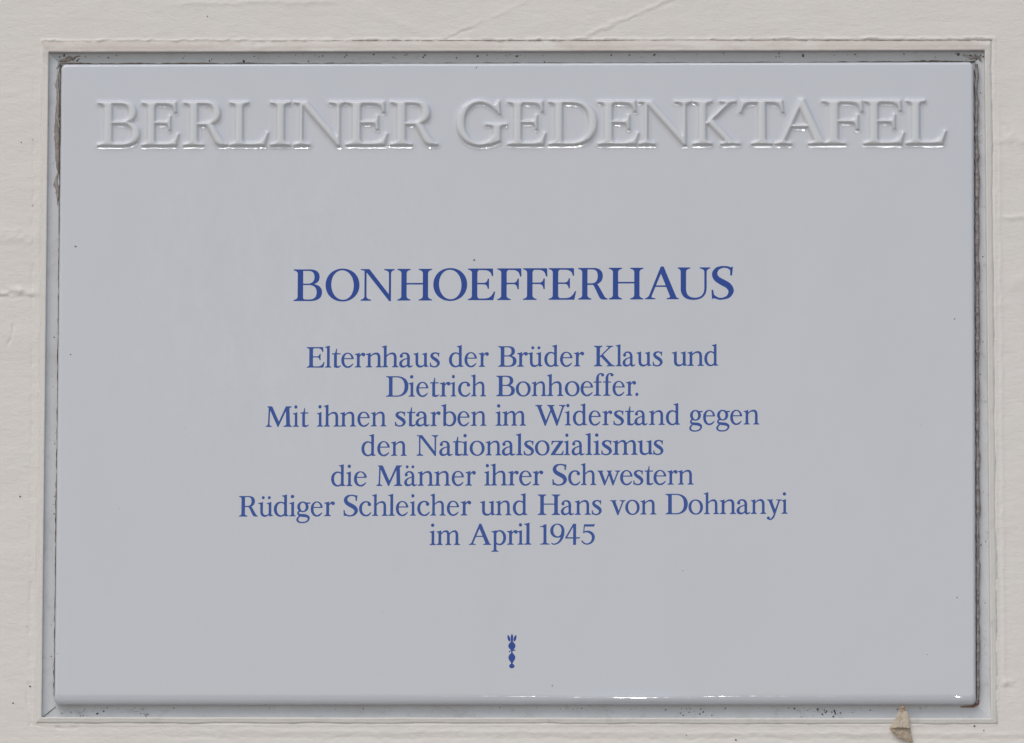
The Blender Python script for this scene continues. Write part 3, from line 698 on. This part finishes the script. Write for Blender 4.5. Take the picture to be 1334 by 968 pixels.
LAY = {
'relief': (29.08, [('B',-275.57,-247.11,156.98),('E',-246.60,-221.33,156.98),('R',-219.16,-189.26,156.99),('L',-188.65,-162.54,156.99),('I',-161.89,-148.10,156.98),('N',-146.59,-111.76,157.00),('E',-112.27,-84.01,157.00),('R',-83.00,-51.23,157.01),('G',-39.63,-5.85,157.01),('E',-5.85,19.85,157.01),('D',20.86,53.35,157.02),('E',53.35,80.80,157.02),('N',79.79,115.54,157.03),('K',115.54,146.99,157.03),('T',146.24,175.92,157.03),('A',169.38,204.59,157.04),('F',200.31,227.71,157.04),('E',227.46,254.86,157.04),('L',255.11,282.24,157.04)]),
'title': (20.99, [('B',-145.69,-126.96,53.59),('O',-124.70,-102.45,53.67),('N',-101.69,-79.40,53.75),('H',-77.69,-54.90,53.83),('O',-54.04,-31.86,53.91),('E',-31.46,-13.51,53.98),('F',-12.25,3.69,54.04),('F',4.69,20.68,54.10),('E',21.48,39.52,54.16),('R',40.83,60.13,54.23),('H',60.88,83.58,54.31),('A',84.49,106.79,54.39),('U',105.98,127.32,54.46),('S',128.12,142.73,54.52)]),
'l1': (13.49, [('E',-136.78,-125.01,9.53),('l',-124.86,-120.53,9.55),('t',-120.28,-114.30,9.57),('e',-114.09,-105.85,9.60),('r',-105.30,-98.36,9.62),('n',-98.11,-87.20,9.65),('h',-87.65,-76.49,9.69),('a',-76.19,-67.14,9.72),('u',-66.89,-56.89,9.75),('s',-56.09,-49.50,9.78),('d',-43.57,-33.93,9.82),('e',-33.43,-25.24,9.85),('r',-24.18,-17.45,9.88),('B',-11.42,0.68,9.93),('r',0.93,8.06,9.96),('ü',8.01,17.80,9.99),('d',18.81,28.35,10.02),('e',29.10,37.28,10.05),('r',38.09,44.91,10.08),('K',51.24,65.19,10.13),('l',65.49,69.76,10.16),('a',70.01,78.44,10.18),('u',78.99,88.97,10.21),('s',89.68,96.25,10.24),('u',102.12,112.40,10.29),('n',112.40,123.18,10.32),('d',123.43,132.66,10.35)]),
'l2': (13.48, [('D',-84.62,-70.00,-9.78),('i',-70.00,-65.68,-9.76),('e',-64.88,-56.89,-9.73),('t',-55.84,-49.86,-9.71),('r',-49.56,-42.48,-9.69),('i',-42.48,-38.66,-9.67),('c',-37.51,-29.37,-9.64),('h',-29.07,-19.13,-9.61),('B',-12.60,-0.35,-9.55),('o',0.25,9.99,-9.52),('n',10.59,20.48,-9.48),('h',20.58,31.52,-9.45),('o',32.27,42.00,-9.41),('e',42.56,50.83,-9.38),('f',51.03,58.01,-9.36),('f',57.25,64.13,-9.34),('e',63.47,71.50,-9.31),('r',72.25,78.87,-9.29),('.',78.42,80.38,-9.28)]),
'l3': (13.46, [('M',-163.29,-146.00,-29.59),('i',-145.55,-141.53,-29.56),('t',-140.72,-135.10,-29.53),('i',-129.87,-125.65,-29.49),('h',-125.40,-114.60,-29.46),('n',-114.65,-104.10,-29.42),('e',-103.29,-95.16,-29.38),('n',-94.50,-84.26,-29.34),('s',-78.74,-71.60,-29.29),('t',-70.90,-64.98,-29.26),('a',-65.23,-55.94,-29.23),('r',-55.59,-48.86,-29.20),('b',-48.51,-38.52,-29.16),('e',-37.87,-29.84,-29.13),('n',-29.14,-18.85,-29.09),('i',-12.98,-8.66,-29.04),('m',-8.61,7.04,-28.99),('W',13.01,32.88,-28.90),('i',32.32,36.49,-28.86),('d',37.59,47.02,-28.83),('e',47.92,55.89,-28.79),('r',56.80,63.37,-28.76),('s',64.12,71.04,-28.73),('t',71.64,77.95,-28.71),('a',77.80,86.48,-28.68),('n',87.23,97.75,-28.64),('d',98.35,107.73,-28.59),('g',113.59,122.36,-28.54),('e',122.66,130.52,-28.50),('g',131.23,140.24,-28.47),('e',140.34,148.21,-28.44),('n',149.06,159.43,-28.40)]),
'l4': (13.46, [('d',-100.51,-91.08,-48.87),('e',-90.17,-81.99,-48.84),('n',-81.19,-70.85,-48.81),('N',-64.47,-50.22,-48.74),('a',-49.67,-40.79,-48.70),('t',-40.79,-34.42,-48.67),('i',-34.92,-30.55,-48.66),('o',-29.75,-19.97,-48.63),('n',-19.37,-8.94,-48.59),('a',-8.74,0.19,-48.56),('l',0.39,5.01,-48.53),('s',5.56,12.33,-48.51),('o',12.88,22.50,-48.48),('z',23.16,31.63,-48.45),('i',31.78,35.84,-48.43),('a',36.84,45.46,-48.40),('l',45.87,50.48,-48.38),('i',51.03,55.64,-48.36),('s',56.24,63.21,-48.33),('m',63.56,80.14,-48.29),('u',79.74,90.16,-48.24),('s',90.16,96.83,-48.22)]),
'l5': (13.44, [('d',-120.22,-110.73,-68.79),('i',-110.43,-106.21,-68.76),('e',-105.31,-96.88,-68.73),('M',-90.66,-73.55,-68.66),('ä',-72.45,-63.97,-68.62),('n',-63.72,-53.03,-68.58),('n',-52.88,-42.15,-68.54),('e',-41.40,-33.33,-68.51),('r',-32.52,-25.60,-68.48),('i',-20.19,-15.98,-68.44),('h',-15.98,-5.00,-68.41),('r',-4.70,2.37,-68.38),('e',2.62,10.79,-68.35),('r',11.39,18.41,-68.32),('S',24.32,33.89,-68.27),('c',34.64,42.66,-68.23),('h',42.91,53.08,-68.20),('w',53.63,68.86,-68.15),('e',68.56,76.72,-68.11),('s',77.17,83.78,-68.08),('t',84.48,90.34,-68.06),('e',90.34,98.70,-68.03),('r',99.36,106.01,-68.00),('n',106.16,116.58,-67.97)]),
'l6': (13.43, [('R',-180.41,-167.91,-88.74),('ü',-167.81,-158.02,-88.70),('d',-157.57,-147.63,-88.65),('i',-147.53,-143.17,-88.62),('g',-142.81,-133.68,-88.59),('e',-133.43,-125.55,-88.55),('r',-124.75,-117.63,-88.51),('S',-112.01,-102.53,-88.45),('c',-101.83,-93.70,-88.41),('h',-93.40,-82.92,-88.37),('l',-82.87,-78.36,-88.33),('e',-77.80,-69.58,-88.30),('i',-68.68,-64.62,-88.27),('c',-63.82,-55.64,-88.24),('h',-55.29,-45.22,-88.20),('e',-44.52,-36.45,-88.16),('r',-35.54,-28.58,-88.12),('u',-22.91,-12.74,-88.06),('n',-12.64,-2.27,-88.01),('d',-1.42,8.20,-87.96),('H',14.76,29.64,-87.88),('a',29.94,38.60,-87.83),('n',38.95,49.62,-87.78),('s',50.07,56.63,-87.74),('v',62.09,72.15,-87.68),('o',71.95,81.36,-87.64),('n',81.76,92.27,-87.59),('D',98.08,112.74,-87.51),('o',113.19,122.65,-87.46),('h',123.15,133.25,-87.41),('n',133.40,144.36,-87.36),('a',144.51,153.46,-87.32),('n',153.66,163.96,-87.28),('y',164.21,173.92,-87.23),('i',173.67,177.87,-87.20)]),
'l7': (13.42, [('i',-55.75,-51.44,-107.62),('m',-51.29,-35.66,-107.58),('A',-30.05,-15.37,-107.50),('p',-15.37,-5.70,-107.46),('r',-5.25,1.86,-107.42),('i',1.66,5.71,-107.40),('l',5.91,10.87,-107.39),('1',16.28,22.84,-107.34),('9',23.04,32.35,-107.31),('4',32.80,42.41,-107.27),('5',43.31,52.17,-107.23)]),
}
FLAT, REL = {}, {}
for key, (cap, items) in LAY.items():
    for c, xa, xb, zb in items:
        if key == 'relief':
            if c not in REL: REL[c] = relief_mesh(c)
            o = link('relief_letter', REL[c], plaque)
            e = .45
            o.location = ((xa + e) * MM, FRONT * MM, zb * MM); o.scale = ((xb - xa - 2 * e) * MM, 1, 1)
        else:
            b_ = key != 'title'
            if (c, b_) not in FLAT: FLAT[(c, b_)] = flat_mesh(c, b_)
            o = link('headline_letter' if key == 'title' else 'printed_letter', FLAT[(c, b_)], plaque, None, False)
            o.location = (xa * MM, (FRONT - .05) * MM, zb * MM); o.scale = ((xb - xa) * MM, 1, cap * MM)
em = link('printed_emblem', flat_mesh('*'), plaque, None, False)
em['label'] = 'small blue sceptre emblem below the text'
em.location = (-4.6 * MM, (FRONT - .05) * MM, -185.9 * MM); em.scale = (5.9 * MM, 1, 20.5 * MM)

# ------------------------------------------------------------------ dirt, beads, webs
def bead(name, pts, mat, parent, y0=3.9, label=None, nz=1.0):
    """irregular half-round strip of packed dirt and gap shade; pts = (x, z, half width, height) in mm"""
    P_ = np.array(pts, float); d = np.hypot(*np.diff(P_[:, :2], axis=0).T); u = np.concatenate([[0], np.cumsum(d)])
    n = max(8, int(u[-1] / .8)); uu = np.linspace(0, u[-1], n)
    C = np.stack([np.interp(uu, u, P_[:, i]) for i in range(4)], 1)
    T = np.gradient(C[:, :2], axis=0); T /= np.linalg.norm(T, axis=1)[:, None]; Nn = np.stack([-T[:, 1], T[:, 0]], 1)
    wl = 1 + nz * 1.1 * fbm(uu / 6 + P_[0, 0], uu * 0 + P_[0, 1], 3); wr = 1 + nz * 1.1 * fbm(uu / 4 + 50 + P_[0, 0], uu * 0 + 7, 3)
    hh = 1 + nz * .9 * fbm(uu / 3 + 90, uu * 0 + P_[0, 1], 3)
    vs, fs = [], []; m = 7
    for j in range(m):
        a = math.pi * j / (m - 1); cx = math.cos(a); s = math.sin(a)
        w = np.where(cx > 0, wl, wr) * C[:, 2] * cx
        for i in range(n):
            vs.append(((C[i, 0] + Nn[i, 0] * w[i]) * MM, (y0 + .2 - s * C[i, 3] * max(.2, hh[i] + .5 * nz * _lat[(i * 7) % 256, j * 9])) * MM, (C[i, 1] + Nn[i, 1] * w[i]) * MM))
    for j in range(m - 1):
        for i in range(n - 1): fs.append((j * n + i, j * n + i + 1, (j + 1) * n + i + 1, (j + 1) * n + i))
    me = mesh(name, vs, fs)
    if sum(p.normal.y * p.area for p in me.polygons) > 0: me.flip_normals()
    o = link(name, me, parent, mat); 
    if label: o['label'] = label
    return o
bead('dirt_shade_bead', [(301.75, 211, 1.35, 2.6), (301.85, 120, 1.45, 2.7), (301.75, 20, 1.35, 2.6), (301.65, -80, 1.35, 2.6), (301.5, -150, 1.15, 2.6), (301.4, -205, 1.1, 2.4), (300.2, -211, 1.0, 1.8)], M_SMEAR, frame, y0=2.9, nz=.7, label='brown dirt packed along the right edge')
bead('dirt_shade_bead', [(-296, 212.9, .8, 1.0), (-100, 212.6, .6, .8), (60, 212.6, .5, .8), (200, 212.6, .7, .8), (301, 213.0, .9, 1.4)], M_DARK, frame)  # dark strip over the plate: shade of the grimy gap put into its colour
bead('dirt_shade_bead', [(-300.6, 212, .7, 1.2), (-300.6, 150, .6, 1.0), (-300.4, 60, .45, .8), (-300.4, -60, .5, .9), (-300.5, -206, .5, .9)], M_DARK, frame)
bead('mortar_smear', [(-302.2, 208, .6, .5), (-302.4, 200, 1.1, .8), (-302.6, 182, 1.3, .7), (-302.6, 165, 1.5, .7), (-302.2, 148, .9, .6), (-301.8, 138, .4, .3)], M_SMEAR, frame)
bead('mortar_smear', [(-302.0, 141, .5, .4), (-302.2, 138, 1.0, .5), (-302.6, 133, 1.3, .6), (-302.2, 128, 1.2, .5), (-302.0, 123, .6, .4), (-301.8, 119, .4, .3)], M_SMEAR, frame)
bead('mortar_smear', [(-301.5, 215, .6, .6), (-300, 215.3, 1.1, .8), (-297.5, 215.6, .9, .9), (-295, 217.0, 1.3, .8), (-292.5, 216.6, .7, .6), (-290, 218.2, .8, .7), (-288, 218.4, .5, .5)], M_GRIME, frame, label='clump of brown dirt in the top left corner')
bead('mortar_smear', [(-303.5, 210, .4, .5), (-301, 213.6, .8, 1.0), (-292, 214, .5, .8)], M_SMEAR, frame)
bead('mortar_smear', [(293, 217.6, .6, .4), (296, 216.8, .9, .5), (299, 215.8, 1.2, .7), (301.5, 216.4, .9, .6), (303.6, 215.6, 1.0, .6), (305, 213, .6, .4)], M_SMEAR, frame, label='grey brown dirt in the top right corner')
bead('dirt_shade_bead', [(290, -213.0, .25, .7), (294, -213.1, .5, 1.0), (298.8, -212.8, .7, 1.2), (301.2, -211, .9, 1.3), (302.0, -208.5, .5, 1.2)], M_RUST, frame, label='reddish dirt round the lower right corner')
bead('dirt_shade_bead', [(-307.6, -219.6, .25, .35), (-299.5, -212.9, .2, .35)], M_DARK, frame)      # open mitre joint, lower left
bead('paint_edge_grime', [(-150, 227.5, .10, .25), (-90, 227.6, .22, .4), (20, 227.2, .2, .4), (120, 227.3, .14, .3), (200, 227.0, .26, .45), (312, 226.8, .24, .45)], M_SMEAR, frame, y0=-.35)

rnd = random.Random(5)
def specks(name, items, mat, parent, yb):
    """small flattened crumbs; items = (x, z, radius)"""
    bm = bmesh.new()
    for x, z, r in items:
        a = rnd.uniform(0, 3.14); ex = rnd.uniform(.6, 1.6)
        mt = Matrix.Translation((x * MM, yb * MM, z * MM)) @ Matrix.Rotation(a, 4, 'Y') @ Matrix.Diagonal((r * ex * MM, r * .45 * MM, r * MM, 1))
        res = bmesh.ops.create_icosphere(bm, subdivisions=1, radius=1, matrix=mt)
        for v in res['verts']: v.co += Vector([rnd.uniform(-.18, .18) * r * MM for _ in range(3)])
    me = bpy.data.meshes.new(name); bm.to_mesh(me); bm.free()
    o = link(name, me, parent, mat); o['kind'] = 'stuff'; return o
S1 = [(rnd.gauss(-296, 4), rnd.gauss(216, 1.3), rnd.choice((.3, .5, .7))) for _ in range(26)] + [(rnd.gauss(300, 4), rnd.gauss(216, 1.4), rnd.choice((.3, .5))) for _ in range(18)]
for _ in range(70):                                    # along the top channel
    S1.append((rnd.uniform(-285, 300), 219.2 - abs(rnd.gauss(0, 2.2)), rnd.choice((.2, .25, .3, .4, .5))))
for x, z, r in ((-180, 214.6, 1.0), (-128, 218, .5), (-26, 217.6, .7), (-62, 217, .6), (0, 217.5, .7), (62, 218, .6), (90, 217.8, .7), (188, 217.4, .9), (290, 218, 1.0), (298, 217, .9)): S1.append((x, z, r))
for _ in range(26): S1.append((rnd.gauss(202, 14), rnd.uniform(-219.5, -214), rnd.choice((.2, .3, .45, .6))))
for _ in range(18): S1.append((rnd.gauss(112, 8), rnd.uniform(-219, -214), rnd.choice((.2, .3, .5))))
for _ in range(16): S1.append((rnd.gauss(-282, 9), rnd.uniform(-219, -213.5), rnd.choice((.2, .35, .6))))
for _ in range(60): S1.append((rnd.uniform(-298, 300), -213.6 - abs(rnd.gauss(0, 1.0)), rnd.choice((.15, .2, .3, .4))))
for _ in range(46): S1.append((rnd.choice((-303.2, -302.4, 303.8, 304.8, 306.2)) + rnd.gauss(0, .5), rnd.uniform(-205, 205), rnd.choice((.15, .2, .3, .45))))
specks('dirt_specks', S1, M_DARK, frame, 4.0)
specks('red_specks', [(-241 + rnd.gauss(0, 1.4), -218 + rnd.gauss(0, .8), .35) for _ in range(9)] + [(253.5, -221.3, .3)], M_RUST, frame, 3.9)
# specks on the glaze itself, where the photograph has them
def pz(x, y): return ((x - 670.6) * .5013, (500 - y) * .5052 - .3)
S2 = [(*pz(94, 321), .55), (*pz(89, 463), .45), (*pz(155, 665), .28), (*pz(1243, 418), .5), (*pz(1245, 781), .5), (*pz(616, 340), .7), (*pz(720, 895), .5), (*pz(889, 746), .35), (*pz(618, 86), .5), (*pz(616, 88), .35),
      (*pz(72, 791), .7), (*pz(471, 636), .3), (*pz(1199, 557), .3), (*pz(240, 560), .2), (*pz(1050, 300), .22), (*pz(500, 800), .22), (*pz(76, 853), .35), (*pz(1206, 855), .25)]
specks('plate_specks', S2, M_GRIME, plaque, FRONT)
specks('wall_specks', [(rnd.uniform(-338, -314), rnd.uniform(-235, 250), rnd.choice((.2, .25))) for _ in range(3)] + [(-326, 160, .5), (-318, 118, .4), (-324, -75, .6), (-327, -211, .5), (-204, 244, .4), (112, -232, .4), (144, -235, .6), (299, -226, .6), (305, -229, .5), (-316, -200, .6)], M_DARK, wall, -.45)

def strand(pts, r=.10):
    vs, fs = [], []
    for i, (x, y, z) in enumerate(pts):
        for k in range(4):
            a = k * math.pi / 2; vs.append(((x + r * math.cos(a)) * MM, (y + r * .7 * math.sin(a)) * MM, (z + r * math.sin(a)) * MM))
    for i in range(len(pts) - 1):
        for k in range(4): fs.append((i * 4 + k, i * 4 + (k + 1) % 4, (i + 1) * 4 + (k + 1) % 4, (i + 1) * 4 + k))
    return vs, fs
allv, allf = [], []
def add_strand(pts, r=.1):
    v, f = strand(pts, r); b = len(allv); allv.extend(v); allf.extend([tuple(i + b for i in q_) for q_ in f])
def arc_pts(cx, cz, r, a0, a1, y=2.6, n=14): return [(cx + r * math.cos(a0 + (a1 - a0) * k / n), y, cz + r * .8 * math.sin(a0 + (a1 - a0) * k / n)) for k in range(n + 1)]
add_strand(arc_pts(-283, -214.5, 2.6, 3.3, 6.4), .16); add_strand(arc_pts(-284, -214, 3.4, 3.4, 6.2), .1)
add_strand(arc_pts(-247, -214, 2.8, 3.2, 6.0), .12); add_strand(arc_pts(-251, -213.4, 2.6, 3.4, 6.3), .1)
add_strand([(-243, 2, -213), (-240, 1, -216), (-238.5, 1, -219)], .14); add_strand([(-296, 2, -219), (-292, 1.5, -215), (-289, 1.5, -213)], .14)
add_strand([(205, 1, -213.5), (209, 1.4, -215), (212, 1.4, -218), (214, 1, -219.5)], .14); add_strand([(196, 1, -213.5), (199, 1.6, -214.5), (203, 1, -213.5)], .12)
add_strand([(-44, 1, -213.3), (-38, 1.4, -216), (-35, 1, -219)], .12); add_strand([(-30, 1, -213.3), (-38, 1.4, -216)], .1)
add_strand([(-302, -1.6, 214), (-303, 1, 205), (-301.5, -1, 192), (-302.5, 1, 178), (-301, -1, 170)], .2)
add_strand([(-176, 1, 214), (-172, 1.3, 217), (-168, 1, 219.5)], .12)
web = link('cobweb_strands', mesh('cobweb_strands', allv, allf), frame, M_WEB); web['kind'] = 'stuff'

# ------------------------------------------------------------------ moth at the lower rail
moth = bpy.data.objects.new('moth', None); COL.objects.link(moth)
tag(moth, 'small tan moth resting across the bottom rail near the lower right corner', 'moth')
def mp(x, y): return ((x - 1173) * .4995 + 250.95, -213.5 - (y - 921) * .5015)
def wing(name, outline, mat, ridge, top, low, thick=.18, wav=.18):
    P2 = [mp(*p) for p in outline]
    pts = []
    for i, a in enumerate(P2):
        b = P2[(i + 1) % len(P2)]
        for k in range(4): t = k / 4; pts.append((a[0] + (b[0] - a[0]) * t, a[1] + (b[1] - a[1]) * t))
    nb = len(pts)
    x0, x1 = min(p[0] for p in pts), max(p[0] for p in pts); z0, z1 = min(p[1] for p in pts), max(p[1] for p in pts)
    inner = [Vector((x, z)) for x in np.arange(x0, x1, .55) for z in np.arange(z0, z1, .55)]
    res = delaunay_2d_cdt([Vector(p) for p in pts] + inner, [(i, (i + 1) % nb) for i in range(nb)], [list(range(nb))], 1, .02)
    V2, F2 = res[0], res[2]
    (rx0, rz0), (rx1, rz1) = mp(*ridge[0]), mp(*ridge[1])
    vs = []
    for v in V2:
        d, t = seg_dist(np.array(v.x), np.array(v.y), (rx0, rz0), (rx1, rz1)); d = float(d)
        y = top - (top - low) * (1 - math.exp(-(d / 3.6) ** 1.4))
        y += wav * math.sin(d * 3.2) * .5 + .1 * float(vnoise(v.x * 1.5, v.y * 1.5))
        vs.append((v.x, y, v.y))
    n0 = len(vs); faces = [tuple(f) for f in F2]
    back = [(x, y + thick, z) for x, y, z in vs]
    ed = {}
    for f in faces:
        for a, b in zip(f, f[1:] + f[:1]): ed[(a, b)] = 1
    rim = [(b, a, a + n0, b + n0) for (a, b) in ed if (b, a) not in ed]
    me = mesh(name, [(x * MM, y * MM, z * MM) for x, y, z in vs + back], faces + [tuple(i + n0 for i in reversed(f)) for f in faces] + rim)
    return link(name, me, moth, mat)
wing('wing', [(1176, 927), (1170, 928.5), (1167.5, 934), (1165.5, 940), (1161, 945), (1159, 948.6), (1163, 950), (1168, 948.6), (1176.3, 948.6), (1176, 938)], M_WING, ((1170, 928), (1168, 948)), -3.6, -2.3)
wing('wing', [(1175.6, 927), (1181.5, 928), (1183.6, 934), (1184.4, 941), (1185.6, 949.5), (1180, 948.8), (1175.9, 948.6), (1175.6, 938)], M_WING, ((1180, 928), (1180, 948)), -3.5, -2.2)
w = wing('hind_wing', [(1158, 949.6), (1164, 949.4), (1171, 948), (1178, 948), (1185.7, 949), (1186.4, 956), (1188, 962), (1189, 967.5), (1186, 968), (1180, 965.5), (1171, 962), (1164, 956.5)], M_WINGB, ((1164, 953), (1186, 966)), -2.9, -1.3)
w['label'] = 'brown banded hind wing margin'
bm = bmesh.new()
bx, bz = mp(1175.8, 926.5)
for (dx, dz, rx, rz, yy) in ((0, 0, 1.6, 1.5, -2.3), (0, -3.2, 1.5, 2.8, -1.7), (0, -8, 1.2, 4.6, -1.3)):
    bmesh.ops.create_uvsphere(bm, u_segments=14, v_segments=10, radius=1, matrix=Matrix.Translation(((bx + dx) * MM, yy * MM, (bz + dz) * MM)) @ Matrix.Diagonal((rx * MM, 1.1 * MM, rz * MM, 1)))
me = bpy.data.meshes.new('body'); bm.to_mesh(me); bm.free(); link('body', me, moth, M_MBODY)
bm = bmesh.new()
bmesh.ops.create_uvsphere(bm, u_segments=14, v_segments=10, radius=1, matrix=Matrix.Translation((bx * MM, -3.0 * MM, (bz + 1.9) * MM)) @ Matrix.Diagonal((1.25 * MM, .9 * MM, 1.1 * MM, 1)))
me = bpy.data.meshes.new('head'); bm.to_mesh(me); bm.free(); link('head', me, moth, M_MBODY)
for sgn in (-1, 1):
    v, f = strand([(bx + sgn * .5, -3.4, bz + 2.4), (bx + sgn * 1.6, -3.8, bz + 3.4), (bx + sgn * 3.2, -3.4, bz + 2.6), (bx + sgn * 4.4, -3.0, bz + .4)], .07)
    link('antenna', mesh('antenna', v, f), moth, M_WINGB)
